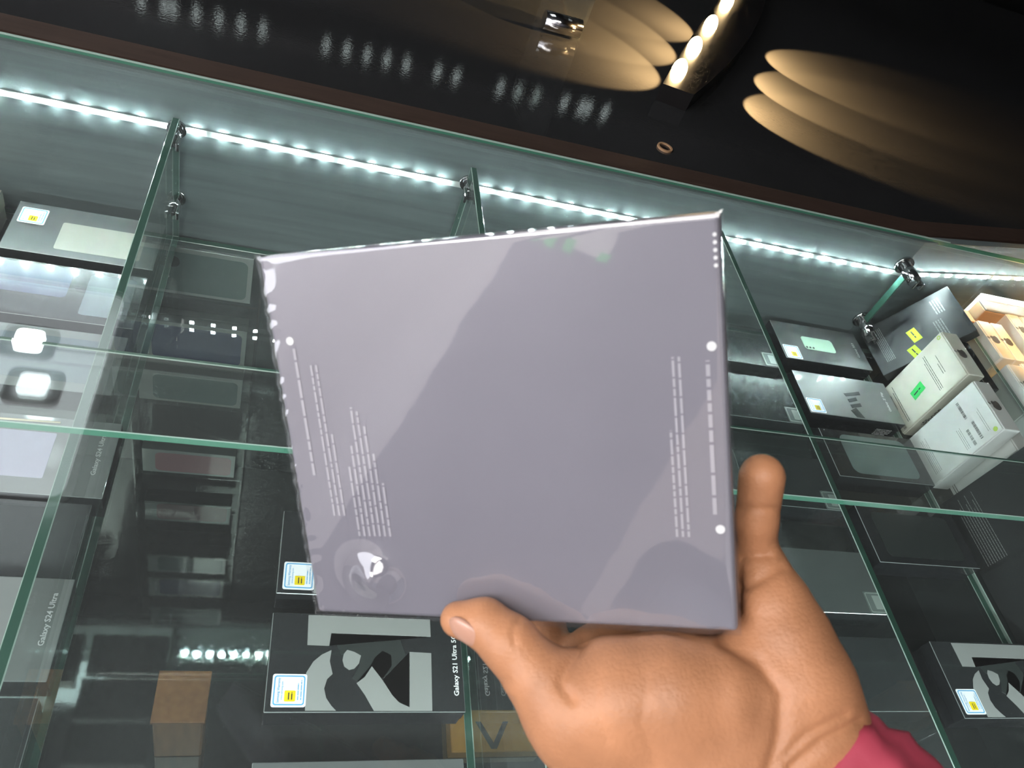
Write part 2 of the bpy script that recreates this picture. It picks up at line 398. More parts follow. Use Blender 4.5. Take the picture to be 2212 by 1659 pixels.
RX = Matrix.Rotation(math.radians(90), 3, 'X')            # face turned to the front (-y), box upright on its long side
RST = Matrix(((0, 0, -1), (0, 1, 0), (1, 0, 0)))          # standing on end, face turned to -x

def phone_box(label, x0, y0, z0, L, W, T, face='box_charcoal', side='box_side', rot=None, rz=0.0, group=None, name='phone_box', cat='phone box'):
    """shallow two-piece carton: root at its lower left corner, face up at z = T"""
    if rot is None: rot = Matrix.Rotation(math.radians(rz), 3, 'Z')
    t = thing(name, label, cat, (x0, y0, z0), rot, group)
    link('tray', box_mesh(.0006, L - .0006, .0006, W - .0006, 0, T * .45, .0008), M[side], t)
    lid = box_mesh(0, L, 0, W, T * .45 + .0006, T, .0006, 1)
    lid.materials.append(M[side]); lid.materials.append(M[face]); lid.materials.append(M['box_rim'])
    for p in lid.polygons: p.material_index = 1 if p.normal.z > .97 else (0 if max(abs(p.normal.x), abs(p.normal.y)) > .97 or p.normal.z < -.1 or p.normal.z < .2 else 2)
    link('lid', lid, None, t)
    return t

def letter(t, s, x, y, T, length, h=None, ang=90, mat='white_print', bold=.012, name='lettering'):
    return link(name, place(text_mesh(s, length, h, bold), ang, x, y, T), M[mat], t)
def figure(t, pts, T, mat, lift=.0003, name='printed_figure'):
    return link(name, prism(pts, T, T + lift), M[mat], t)
GF = 'flat phone boxes on the glass shelf'

# big-letter boxes in the middle bay
def big_letter_box(label, x0, y0):
    L, W, T = .181, .092, .034
    t = phone_box(label, x0, y0, ZS, L, W, T, 'box_black', group=GF)
    figure(t, [(.0326, .0905), (.1504, .0900), (.1504, .0719), (.0546, .0729), (.0532, .0607), (.0333, .061)], T, 'grey_print')
    figure(t, [(.0349, .0015), (.0338, .035), (.0397, .0457), (.0469, .0522), (.0555, .0567), (.0544, .046), (.0574, .0343), (.0527, .0295), (.0505, .021), (.0526, .0126), (.0575, .0057), (.0617, .0015)], T, 'grey_print')
    figure(t, [(.0699, .0572), (.0766, .0554), (.0829, .052), (.0812, .0445), (.077, .0395), (.0722, .0382), (.0678, .0413), (.0659, .0472), (.0669, .0532)], T, 'grey_print')
    figure(t, [(.0932, .042), (.1032, .0291), (.1119, .0157), (.1186, .0086), (.128, .0046), (.1291, .0565), (.1503, .0557), (.1492, .0012), (.0955, .0012), (.087, .0156), (.0794, .0261), (.0867, .0318)], T, 'grey_print')
    figure(t, [(.0546, .0720), (.1194, .0712), (.1252, .0534), (.124, .0392), (.1149, .0234), (.1042, .0315), (.1121, .043), (.1111, .0531), (.1032, .057), (.0963, .0508), (.0914, .0417), (.0801, .0279), (.0753, .0307), (.0817, .0425), (.0829, .052), (.0699, .0572), (.0651, .0521)], T, 'dgrey_print', .00022)
    letter(t, 'Galaxy S21 Ultra 5G', .1755, .015, T, .060, .0046, bold=.02)
    sticker(t, .0052, .0045, T, .0298)
    return t
big_letter_box('black phone box with pale letter shapes and warranty sticker, below the held box', .031, .2505)
b2 = big_letter_box('black phone box whose warranty sticker peeks out left of the held box', .032, .3620)
b3 = phone_box('dark phone box at the bottom edge of the picture, below the pale-lettered one', .026, .118, ZS, .181, .092, .034, 'box_charcoal', group=GF)
rs = big_letter_box('black phone box with pale letter shapes at the lower right edge', .804, .2425)

# right bay, lying flat
t = phone_box('charcoal phone box showing a mint green phone, left of the lime tags', .781, .803, ZS, .170, .086, .035, 'box_charcoal', group=GF)
figure(t, rrect(.0478, .1095, .0275, .0570, .006), .035, 'mint')
for cx in (.0522, .0585, .0650): figure(t, disc(cx, .0322, .0021, 12), .0353, 'dgrey_print', .0002, 'camera_dot')
letter(t, 'Galaxy S23', .1565, .0265, .035, .0335, .0042, bold=.02)
sticker(t, .003, .001, .035, .0295)
t = phone_box('grey phone box with dark bar pattern beside the worn white box', .780, .690, ZS, .178, .086, .035, 'box_grey', group=GF)
for q in ([(.0821, .0496), (.1152, .0582), (.1151, .0512), (.0843, .0439)], [(.0843, .038), (.103, .0445), (.1031, .0375), (.0850, .0315)], [(.0844, .0269), (.1060, .0330), (.1060, .0260), (.0850, .0200)], [(.0800, .0150), (.0930, .0220), (.1009, .0020), (.0860, .0020)]):
    figure(t, q, .035, 'dgrey_print')
letter(t, 'Galaxy Z Flip', .163, .024, .035, .040, .0042)
sticker(t, .002, .002, .035, .028)
link('lettering', place(micro_mesh([(0, k * .003, .030 - .006 * (k == 0)) for k in range(5)], .0022), 0, .135, .004, 0), M['white_print'], t).rotation_euler = (math.radians(90), 0, 0)
for (yy, lab, ff) in [(.776, 'black phone box with clear square sticker, beside the mint phone box', 'box_black'), (.664, 'black phone box with clear square sticker, beside the bar-patterned box', 'box_black'), (.515, 'black phone box with clear square sticker, right of the little finger', 'box_black'), (.366, 'black phone box with clear square sticker, right of the palm', 'box_charcoal')]:
    t = phone_box(lab, .614, yy, ZS, .152, .086, .035, ff, group=GF)
    sticker(t, .119, .001, .035, .030, clear=True)
t = phone_box('dark phone box with a faint rounded phone outline, in front of the bar-patterned box', .781, .575, ZS, .170, .086, .035, 'box_black', group=GF)
figure(t, rrect(.03, .150, .008, .078, .012), .035, 'teal')
t = phone_box('plain black phone box lying behind the lower right pale-lettered box', .783, .440, ZS, .168, .088, .035, 'box_black', group=GF)
figure(t, rrect(.02, .150, .01, .078, .008), .035, 'dgrey_print')
phone_box('plain black phone box nearest the viewer beside the red sleeve', .617, .250, ZS, .150, .086, .035, 'box_black', group=GF)

# left bay, lying flat
t = phone_box('grey phone box with a full warranty sticker, far left at the back', -.319, .783, ZS, .168, .090, .035, 'box_charcoal', group=GF)
sticker(t, .006, .0505, .035, .0295)
figure(t, rrect(.055, .150, .012, .062, .003), .035, 'sand')
phone_box('beige grey phone box cut off by the left picture edge', -.510, .760, ZS, .172, .115, .045, 'sand', 'sand', group=GF)
t = phone_box('dark blue phone box in the second row of the left bay', -.322, .680, ZS, .168, .088, .035, 'box_black', group=GF)
figure(t, rrect(.004, .090, .035, .084, .006), .035, 'navy'); figure(t, rrect(.108, .158, .012, .080, .003), .035, 'slate')
t = phone_box('grey phone box under the lamp reflections in the left bay', -.324, .580, ZS, .168, .086, .035, 'box_grey', group=GF)
figure(t, rrect(.018, .150, .012, .074, .006), .035, 'slate')
t = phone_box('grey phone box with pale lilac picture, upper of two with white lettering', -.306, .452, ZS, .168, .092, .035, 'box_grey', group=GF)
figure(t, rrect(.028, .112, .018, .072, .002), .035, 'lavender')
letter(t, 'Galaxy S24 Ultra', .156, .026, .035, .050, .0044, bold=.02)
link('toothpick', tube_mesh([(.02, .082, .0366), (.112, .085, .0366)], [.0013, .0009], 8), M['wood_light'], t)
t = phone_box('grey phone box with white lettering, lower of two beside left divider', -.310, .275, ZS, .168, .092, .035, 'box_grey', group=GF)
figure(t, rrect(.018, .110, .012, .080, .006), .035, 'teal')
letter(t, 'Galaxy S24 Ultra', .158, .030, .035, .048, .0046, bold=.02)
t = phone_box('dark phone box between the two grey lettered boxes', -.306, .368, ZS, .160, .080, .030, 'box_black', group=GF)
phone_box('dark phone box at the lower left corner', -.312, .170, ZS, .168, .092, .035, 'box_black', group=GF)

# column of upright boxes on the rack below the shelf
rack = thing('acrylic_rack', 'clear acrylic rack of ledges carrying the column of upright boxes', 'rack', (0, 0, 0))
col_boxes = [(.5785, .088, 'teal', 'Galaxy S22 Ultra', .040, 'dark green phone box, topmost of the upright column behind left divider'),
             (.4300, .088, 'navy', 'Galaxy S23 Ultra', .010, 'dark blue phone box, second of the upright column'),
             (.3280, .075, 'teal', '', 0, 'grey green phone box, third of the upright column'),
             (.1170, .070, 'rose', '', 0, 'dull rose phone box, lowest of the upright column')]
for z, h, pm, s, tx, lab in col_boxes:
    t = phone_box(lab, -.199, .925, z + .004, .160, h, .030, 'box_pale', 'box_charcoal', rot=RX, group='upright phone boxes in the column')
    figure(t, rrect(.022, .153, .006, h - .008, .010), .030, pm)
    if pm == 'teal' and s: figure(t, rrect(.030, .062, h - .036, h - .016, .009), .0303, 'dgrey_print', .0003, 'camera_island')
    if s: letter(t, s, tx + .008, .012 if tx < .02 else .030, .0306, .052, .0055)
    link('ledge', box_mesh(-.210, -.028, .890, .955, z, z + .0035), M['glass'], rack)
link('upright', box_mesh(-.214, -.211, .890, .955, ZD, .60), M['glass'], rack)
link('upright', box_mesh(-.027, -.024, .890, .955, ZD, .60), M['glass'], rack)

# ------------------------------------------------------------------ white cartons standing on end
def white_box(label, x0, y0, z0, L, W, T, face='white_card', style=0, group='white phone boxes standing on end', rz=0.0):
    rot = Matrix.Rotation(math.radians(rz), 3, 'Z') @ RST
    t = thing('phone_box', label, 'phone box', (x0, y0, z0), rot, group)
    t.matrix_world = Matrix.Translation((x0 + T, y0, z0)) @ rot.to_4x4()
    link('carton', box_mesh(0, L, 0, W, 0, T - .0028, .0014, 2), M[face], t)
    link('lid_panel', box_mesh(.0012, L - .0012, .0012, W - .0012, T - .0024, T, .0008), M[face], t)
    em = link('emblem', prism([(x * .020, y * .020) for x, y in APPLE], 0, .0003), M['grey_emblem'], t)
    em.matrix_local = Matrix.Translation((L, W * .5, T * .5)) @ Matrix(((0, 0, 1, 0), (1, 0, 0, 0), (0, 1, 0, 0), (0, 0, 0, 1)))
    lf = link('leaf', prism([(x * .020, y * .020) for x, y in LEAF], 0, .0003), M['grey_emblem'], em)
    return t
iph = white_box('worn cream white phone box with green price tag, standing on end', .985, .700, ZS, .150, .090, .033, 'cream_card')
T = .033
def tagm(t, x, y, w_, h_, z, mat, notch=.18, rz=0):
    n = notch * w_
    pts = [(0, 0), (w_ * .5, 0), (w_ * .5, n * .8), (w_ * .62, n * .8), (w_ * .62, 0), (w_, 0), (w_, h_), (w_ * .60, h_), (w_ * .60, h_ - n * .8), (w_ * .48, h_ - n * .8), (w_ * .48, h_), (0, h_)]
    g = link('price_tag', prism(pts, 0, .0006), M[mat], t, (x, y, z)); g.rotation_euler = (0, 0, math.radians(rz))
    link('handwriting', place(micro_mesh([(w_ * .15, h_ * .4, w_ * .6)], h_ * .22, seed=9), 0, 0, 0, .0006), M['black_print'], g)
    return g
tagm(iph, .052, .030, .027, .016, T, 'green_tag', rz=8)
link('lettering', place(micro_mesh([(0, 0, .066), (0, .0032, .066), (0, .0064, .055)], .0016), 90, .105, .012, T), M['black_print'], iph)
link('lettering', place(micro_mesh([(0, 0, .034), (0, .004, .020)], .0016, seed=4), 90, .122, .030, T), M['black_print'], iph)
link('barcode', place(barcode_mesh(0, 0, .030, .005), 90, .016, .040, T), M['black_print'], iph)
link('barcode', place(barcode_mesh(0, 0, .034, .006, 8), 90, .014, .004, T), M['black_print'], iph)
link('lettering', place(micro_mesh([(0, 0, .07), (0, .0035, .06)], .0016, seed=6), 90, .026, .010, T), M['black_print'], iph)
link('round_seal', ring_mesh(disc(.142, .083, .0035), disc(.142, .083, .0018), T, T + .0004), M['lime_dot'], iph)
sd = link('lettering', text_mesh('iPhone', .040, .012, .0), M['black_print'], iph)
sd.matrix_local = Matrix.Translation((.030, 0, .010)) @ Matrix(((1, 0, 0, 0), (0, 0, -1, 0), (0, 1, 0, 0), (0, 0, 0, 1)))
iph2 = white_box('clean white phone box with barcodes and green seal, standing in front of the worn one', .986, .597, ZS, .150, .091, .032, 'white_card')
T = .032
for k, (px, py, L_) in enumerate([(.118, .010, .030), (.104, .008, .026), (.112, .050, .030)]): link('barcode', place(barcode_mesh(0, 0, L_, .005, 20 + k), 90, px, py, T), M['black_print'], iph2)
link('lettering', place(micro_mesh([(0, 0, .060), (0, .003, .052), (0, .006, .060), (0, .009, .060), (0, .012, .050)], .0013, seed=12), 90, .032, .012, T), M['grey_print'], iph2)
link('lettering', place(micro_mesh([(0, 0, .040), (0, .003, .036)], .0013, seed=13), 90, .133, .012, T), M['grey_print'], iph2)
link('lettering', place(micro_mesh([(0, 0, .036), (0, .003, .034), (0, .006, .036)], .0013, seed=14), 90, .092, .010, T), M['grey_print'], iph2)
link('round_seal', prism(disc(.140, .008, .0036), T, T + .0004), M['lime_dot'], iph2)
iph3 = white_box('white phone box half hidden behind the clean white box', 1.022, .580, ZS, .128, .086, .030, 'white_card')
link('lettering', place(micro_mesh([(0, 0, .05), (0, .004, .05)], .0016, seed=15), 90, .012, .006, .030), M['black_print'], iph3)
white_box('white phone box standing at the right edge, lit side turned to the viewer', 1.036, .475, ZS, .150, .088, .031, 'white_card')
nb = phone_box('narrow black box wedged behind the worn white box', 1.052, .690, ZS, .138, .100, .024, 'box_black', rot=RST, group='black boxes standing on end')

# tablet cartons
def lean(x0, y0, z0, L, W, T, deg, label, name='tablet_box'):
    a = math.radians(deg)          # leaning back towards +x by deg from upright; local x runs up the face, z is the face normal
    ux = Vector((math.sin(a), 0, math.cos(a))); uz = Vector((-math.cos(a), 0, math.sin(a))); uy = uz.cross(ux)
    rot = Matrix((ux, uy, uz)).transposed()
    o = Vector((x0, y0, z0)) - uz * T
    t = thing(name, label, 'tablet box', o, rot, 'black tablet boxes')
    link('carton', box_mesh(0, L, 0, W, 0, T, .001), M['box_matte'], t)
    return t
tb = lean(.966, .793, ZS + .036, .152, .102, .020, 33, 'black tablet box with two lime price tags leaning behind the white boxes')
tagm(tb, .062, .056, .026, .015, .020, 'lime', rz=-82); tagm(tb, .050, .024, .026, .015, .020, 'lime', rz=-78)
link('lettering', place(micro_mesh([(0, k * .0026, .070 - .02 * (k > 3)) for k in range(6)], .0017, seed=21), 90, .030, .020, .020), M['grey_print'], tb)
link('lettering', place(micro_mesh([(0, k * .004, .030) for k in range(4)], .0030, seed=22), 90, .130, .060, .020), M['grey_print'], tb)
link('lettering', place(micro_mesh([(0, k * .004, .040) for k in range(4)], .0024, seed=23), 90, .118, .010, .020), M['grey_print'], tb)
tb2 = lean(.990, .345, ZS, .150, .225, .022, 6, 'large black tablet box with fine white type, standing at the right edge')
link('lettering', place(micro_mesh([(0, k * .0040, .105 - .012 * (k % 3)) for k in range(9)], .0014, seed=25), 90, .050, .110, .022), M['grey_print'], tb2)

# warm-lit cartons beyond the end divider
for x0, y0, lab, mat_ in [(1.086, .752, 'warm-lit white phone box with emblem, nearest the end divider', 'white_card'), (1.114, .752, 'warm-lit white phone box with emblem, second from the end divider', 'white_card'), (1.172, .790, 'warm-lit white phone box with emblem, at the right picture edge behind two others', 'white_card'), (1.202, .790, 'warm-lit white phone box cut off by the right picture edge', 'white_card')]:
    white_box(lab, x0, y0, ZS, .150, .084, .0265, mat_, group='warm-lit phone boxes beyond the divider')
white_box('white phone box with emblem in front of the warm-lit row at right edge', 1.086, .655, ZS, .150, .084, .030, 'white_card', group='warm-lit phone boxes beyond the divider')
for k in range(2): white_box(['white phone box at right edge below the warm-lit row', 'white phone box outermost at right edge below the warm-lit row'][k], 1.118 + .031 * k, .662, ZS, .150, .084, .030, 'white_card', group='warm-lit phone boxes beyond the divider')
def carton(label, x0, x1, y0, y1, z0, z1, face, top, cat='box'):
    t = thing('carton_box', label, cat, ((x0 + x1) / 2, (y0 + y1) / 2, z0))
    a, b, h = (x1 - x0) / 2, (y1 - y0) / 2, z1 - z0
    link('carton', box_mesh(-a, a, -b, b, 0, h - .004, .0012), M[face], t)
    link('lid', box_mesh(-a, a, -b, b, h - .0036, h, .0012), M[top], t)
    link('lettering', place(micro_mesh([(0, 0, a * .5), (0, .004, a * .5), (0, .008, a * .4)], .002, seed=31), 0, -a * .3, -b * .4, h), M['white_print'], t)
    return t
carton('long brown carton with grey top behind the warm-lit phone boxes', 1.128, 1.42, .868, .893, ZS, .842, 'brown_card', 'grey_card')
carton('short brown carton left of the long brown one, under the strip bend', 1.072, 1.122, .860, .888, ZS, .818, 'brown_card', 'brown_card')
carton('white carton right under the light strip at the far right', 1.150, 1.26, .900, .918, ZS, .838, 'white_card', 'white_card')

# deep in the counter
post = thing('wooden_post', 'brown wooden post standing on the black deck at lower left', 'post', (-.062, .430, ZD))  # solid brown stand-in for a warm reflection in the deck
link('post', box_mesh(-.034, .034, -.02, .05, 0, .15, .003), M['wood'], post)
link('post_cap', box_mesh(-.036, .036, -.022, .052, .15, .157, .001), M['wood'], post)
oc = thing('orange_carton', 'orange carton deep in the counter below the thumb', 'box', (.44, .42, ZD))
link('carton', box_mesh(-.075, .09, -.02, .05, 0, .03, .002), M['orange'], oc)
link('printed_figure', prism([(-.03, .03), (-.02, .03), (0, -.005), (.02, .03), (.03, .03), (.005, -.015), (-.005, -.015)], .03, .0303), M['black_print'], oc)

# ------------------------------------------------------------------ behind the counter: black worktop with lamp
wt = thing('worktop', 'glossy black worktop behind the counter', 'worktop', (.9, 1.7, 0))
link('top', prism([(-1.65, -.725), (.08, -.725), (.66, -.608), (2.3, -.608), (2.3, .8), (-1.65, .8)], .865, .900), M['worktop'], wt)
link('cabinet', box_mesh(-1.62, 2.27, -.58, .78, 0, .865), M['wall_black'], wt)
hs = thing('hutch_shelf', 'black shelf with a row of tiny lights mirrored in the black worktop', 'shelf', (.9, 1.9, 1.30))  # out of view, added so its dots glint in the worktop
link('board', box_mesh(-1.6, 2.3, 0, .22, 0, .02), M['wall_black'], hs)
for sx in (-1.6, 2.28): link('bracket', box_mesh(sx, sx + .02, .0, .22, -.40, 0), M['wall_black'], hs)
hc_ = box_mesh(-.005, .005, -.003, .003, -.005, .005); hc_.materials.append(M['lamp_dot'])
for k in range(30):
    if k % 9 in (3, 4): continue
    link('shelf_light', hc_, None, hs, (-1.55 + .049 * k + (.03 if k % 7 > 4 else 0), -.004, -.008))
lamp = thing('curved_lamp', 'black curved lamp with a row of warm round bulbs on the worktop', 'lamp', (.695, 1.42, .900))
arc = []
for k in range(13):
    s = k / 12; arc.append((-.135 + .36 * s + .05 * s * s, -.225 + .72 * s))
outer = [(x + .055 + .05 * (1 - (2 * (i / 12) - 1) ** 2), y - .012) for i, (x, y) in enumerate(arc)]
link('shade', prism(arc + outer[::-1], .0, .030), M['lamp_black'], lamp)
for i, (px, py) in enumerate([(-.075, -.160), (-.012, -.045), (.062, .085), (.150, .24), (.24, .40)]):
    me = bpy.data.meshes.new('bulb'); bm = bmesh.new(); bmesh.ops.create_uvsphere(bm, u_segments=16, v_segments=10, radius=.017)
    bmesh.ops.scale(bm, vec=(.75, 1, 1.25), verts=bm.verts); bm.to_mesh(me); bm.free()
    for p in me.polygons: p.use_smooth = True
    b = link('bulb', me, M['bulb'], lamp, (px - .012, py, .030))
    link('socket', tube_mesh([(0, 0, -.030), (0, 0, -.016)], .011, 14), M['chrome'], b)
    if i > 2: continue
    for sgn in (-1, 1):
        sp = bpy.data.lights.new('bulb_beam', 'SPOT'); sp.energy = 11.0 if sgn < 0 else 20.0; sp.color = (1, .62, .27); sp.spot_size = math.radians(88 if sgn < 0 else 70); sp.spot_blend = .22; sp.shadow_soft_size = .002
        so = bpy.data.objects.new('bulb_beam', sp); COL.objects.link(so); so.parent = lamp
        so.location = (px - .03, py + .01, .085) if sgn < 0 else (px + .105, py - .01, .085)
        dv = Vector((-.62, .20, -.70)) if sgn < 0 else Vector((.78, -.02, -.60))
        so.rotation_euler = dv.to_track_quat('-Z', 'Y').to_euler()
# warm spot added to tint the right-hand cartons orange
sp = bpy.data.lights.new('bulb_beam', 'SPOT'); sp.energy = 110; sp.color = (1, .52, .17); sp.spot_size = math.radians(21); sp.spot_blend = .6; sp.shadow_soft_size = .02
so = bpy.data.objects.new('bulb_beam', sp); COL.objects.link(so); so.location = (1.02, .50, 1.72)
so.rotation_euler = (Vector((1.235, .83, .80)) - so.location).to_track_quat('-Z', 'Y').to_euler()
ps = thing('pendant_spot', 'slim black pendant spotlight over the right-hand cartons', 'spotlight', (1.02, .50, 1.735))  # unseen fixture added to carry the warm spot
link('can', tube_mesh([(0, 0, 0), (0, 0, .10)], .032, 24), M['lamp_black'], ps)
link('rod', tube_mesh([(0, 0, .10), (0, 0, 1.015)], .006, 10), M['lamp_black'], ps)
# round hole in the worktop, its lit rim painted pale brown
gr = thing('cable_grommet', 'small round cable hole with pale rim in the black worktop', 'grommet', (.538, 1.041, .900))
link('rim', ring_mesh(disc(0, 0, .0125, 28), disc(0, 0, .0095, 28), 0, .003), M['brown_card'], gr)
link('hole', prism(disc(0, 0, .0095, 28), 0, .0008), M['lamp_black'], gr)
# glass screen on a chrome foot
sc_ = thing('glass_screen', 'dark glass screen in a chrome foot at the top edge of the picture', 'glass screen', (.42, 1.345, .900))
link('foot', tube_mesh([(-.045, 0, .020), (.022, 0, .020)], .016, 22), M['chrome'], sc_)
link('pane', box_mesh(.020, .026, -.01, .30, .004, .26), M['glass'], sc_)

# ceiling lamps mirrored in the left top glass
for (lx, ly, lab) in [(-.80, 2.06, 'rounded square white ceiling lamp, nearer the back wall'), (-.735, 1.86, 'rounded square white ceiling lamp, second from the back wall')]:
    t = thing('ceiling_lamp', lab, 'ceiling lamp', (lx, ly, 2.72))
    link('housing', prism(rrect(-.085, .085, -.075, .075, .03), .0, .03), M['plaster'], t)
    link('diffuser', prism(rrect(-.044, .044, -.044, .044, .018), -.012, .0), M['lamp_white' if ly > 2 else 'lamp_dim'], t)

pnl = thing('light_panel', 'broad dim ceiling light panel mirrored in the left top glass', 'ceiling light', (-.93, 1.90, 2.738))  # added above the lamps so its reflection veils the left glass
link('frame', ring_mesh(rrect(-.40, .40, -.48, .48, .06), rrect(-.38, .38, -.46, .46, .05), -.006, .010), M['plaster'], pnl)
link('diffuser', prism(rrect(-.38, .38, -.46, .46, .05), .0, .006), M['panel_light'], pnl)

# ------------------------------------------------------------------ the held box
HO = Vector((-.0126, .2803, 1.2087)); HX = Vector((.8232, -.2527, .5084)); HN = Vector((-.4965, -.7548, .4287))
HX.normalize(); HN = (HN - HX * HN.dot(HX)).normalized(); HY = HN.cross(HX).normalized()
HL, HW, HT = .200, .1749, .030
held = thing('tablet_box', 'shrink-wrapped lilac grey tablet box held up in the hand', 'tablet box', HO - HY * HW - HN * HT, Matrix((HX, HY, HN)).transposed())
link('carton', box_mesh(.0012, HL - .0012, .0012, HW - .0012, 0, HT - .0010, .0022, 3), M['held'], held)
# shrink wrap: thin sheet standing a hair off the card, with a dimple and crinkles along the lower edge
nx, ny = 120, 106
rng = np.random.RandomState(4)
V = []; F = []
for j in range(ny + 1):
    for i in range(nx + 1):
        u, v = i / nx, j / ny; x = u * HL; y = v * HW; z = HT + .0004
        ed = min(u, 1 - u, v, 1 - v)
        z -= .0010 * math.exp(-(ed / .006) ** 2)
        d = math.hypot((x - .036) / .0108, (y - .022) / .0105)
        z += .0062 * math.exp(-d * d * 1.3)
        z += .0006 * math.exp(-((v - .004) / .018) ** 2) * math.sin(x * 900 + 3 * math.sin(x * 210)) * (.6 + .4 * math.sin(x * 370))
        z += .0004 * math.exp(-((u - .004) / .02) ** 2) * math.sin(y * 600 + 2 * math.sin(y * 170))
        V.append((x, y, z))
for j in range(ny):
    for i in range(nx):
        a = j * (nx + 1) + i; F.append((a, a + 1, a + nx + 2, a + nx + 1))
me = bpy.data.meshes.new('shrink_wrap'); me.from_pydata(V, [], F); me.update()
for p in me.polygons: p.use_smooth = True
link('shrink_wrap', me, M['film'], held)
lb = HT - .0009
def hmicro(rows, h, x, y, seed): return link('lettering', place(micro_mesh(rows, h, seed=seed), 90, x, y, lb), M['held_print'], held)
hmicro([(0, 0, .060)], .0022, .0125, .072, 41)
hmicro([(0, 0, .072), (0, -.0026, .072), (0, -.0052, .040)], .0016, .0195, .052, 42)
hmicro([(0, -.0026 * k, L_) for k, L_ in enumerate([.034, .044, .062, .060, .053, .040, .026])], .0017, .031, .042, 43)
hmicro([(0, 0, .064)], .0026, .1925, .054, 44)
hmicro([(0, 0, .046), (0, -.0024, .076), (0, -.0048, .076)], .0016, .1765, .044, 45)
for x, y in [(.0105, .1355), (.1935, .1235), (.1935, .0475)]: link('round_seal', prism(disc(x, y, .0019), lb, lb + .0003), M['white_print'], held)
for k in range(5): link('round_dot', prism(disc(.1965, .1660 - .0029 * k, .0008, 10), lb, lb + .0003), M['white_print'], held)

# ------------------------------------------------------------------ the hand
def world(px, py, Z):
    c = np.array([(px - 1106) / FPX * Z, -(py - 829.5) / FPX * Z, -Z]); return CAM + MAT @ c
def chain(pts): return [(world(a, b, z), r * z / FPX) for a, b, z, r in pts]
thumb = chain([(990, 1338, .350, 40), (1045, 1346, .347, 53), (1100, 1390, .343, 62), (1160, 1458, .340, 72), (1240, 1535, .339, 104)])
thenar = chain([(1240, 1535, .339, 104), (1330, 1510, .338, 130), (1440, 1500, .337, 132), (1540, 1498, .337, 118)])
palm = chain([(1320, 1620, .345, 125), (1480, 1620, .348, 170), (1640, 1600, .350, 165), (1720, 1560, .350, 130)])
heel = chain([(1560, 1620, .350, 155), (1700, 1600, .351, 142), (1800, 1702, .346, 132), (2000, 1925, .335, 138)])
ulnar = chain([(1715, 1540, .347, 132), (1704, 1470, .347, 134), (1684, 1385, .350, 112), (1664, 1308, .353, 88), (1648, 1240, .357, 58)])
little = chain([(1648, 1245, .357, 56), (1634, 1190, .360, 44), (1634, 1125, .354, 45), (1646, 1030, .348, 50)])
palm2 = chain([(1300, 1440, .385, 85), (1480, 1450, .383, 95), (1640, 1430, .365, 105)])
back = []
for pts in ([(1190, 1430, .392, 55), (1160, 1310, .418, 50), (1140, 1180, .415, 44), (1130, 1090, .408, 40)],
            [(1340, 1420, .390, 60), (1330, 1280, .405, 52), (1320, 1120, .402, 46), (1310, 1010, .394, 42)],
            [(1490, 1420, .385, 60), (1490, 1270, .392, 52), (1480, 1120, .388, 46), (1470, 1030, .380, 42)]):
    back.append(chain(pts))
link_pb = chain([(1480, 1530, .350, 120), (1480, 1450, .380, 90)]); link_pb2 = chain([(1320, 1560, .350, 100), (1300, 1440, .385, 80)])
groups = [(thumb, .006), (thenar, .010), (palm, .014), (heel, .014), (ulnar, .012), (little, .005), (palm2, .010), (link_pb, .010), (link_pb2, .010)] + [(b, .005) for b in back]
allp = np.array([p for g, _ in groups for p, r in g]); lo = allp.min(0) - .045; hi = allp.max(0) + .045
VX = .0017
dims = np.ceil((hi - lo) / VX).astype(int)
gx, gy, gz = [lo[i] + VX * np.arange(dims[i]) for i in range(3)]
X, Y, Z = np.meshgrid(gx.astype(np.float32), gy.astype(np.float32), gz.astype(np.float32), indexing='ij')
D = np.full(X.shape, 1.0, np.float32)
for g, k in groups:
    gd = np.full(X.shape, 1.0, np.float32)
    for (a, ra), (b, rb) in zip(g[:-1], g[1:]):
        ab = b - a; L2 = ab @ ab
        h = np.clip(((X - a[0]) * ab[0] + (Y - a[1]) * ab[1] + (Z - a[2]) * ab[2]) / L2, 0, 1)
        d = np.sqrt((X - a[0] - h * ab[0]) ** 2 + (Y - a[1] - h * ab[1]) ** 2 + (Z - a[2] - h * ab[2]) ** 2) - (ra + (rb - ra) * h)
        kk = .003; hh = np.clip(.5 + .5 * (gd - d) / kk, 0, 1); gd = gd * (1 - hh) + d * hh - kk * hh * (1 - hh)
    hh = np.clip(.5 + .5 * (D - gd) / k, 0, 1); D = D * (1 - hh) + gd * hh - k * hh * (1 - hh)
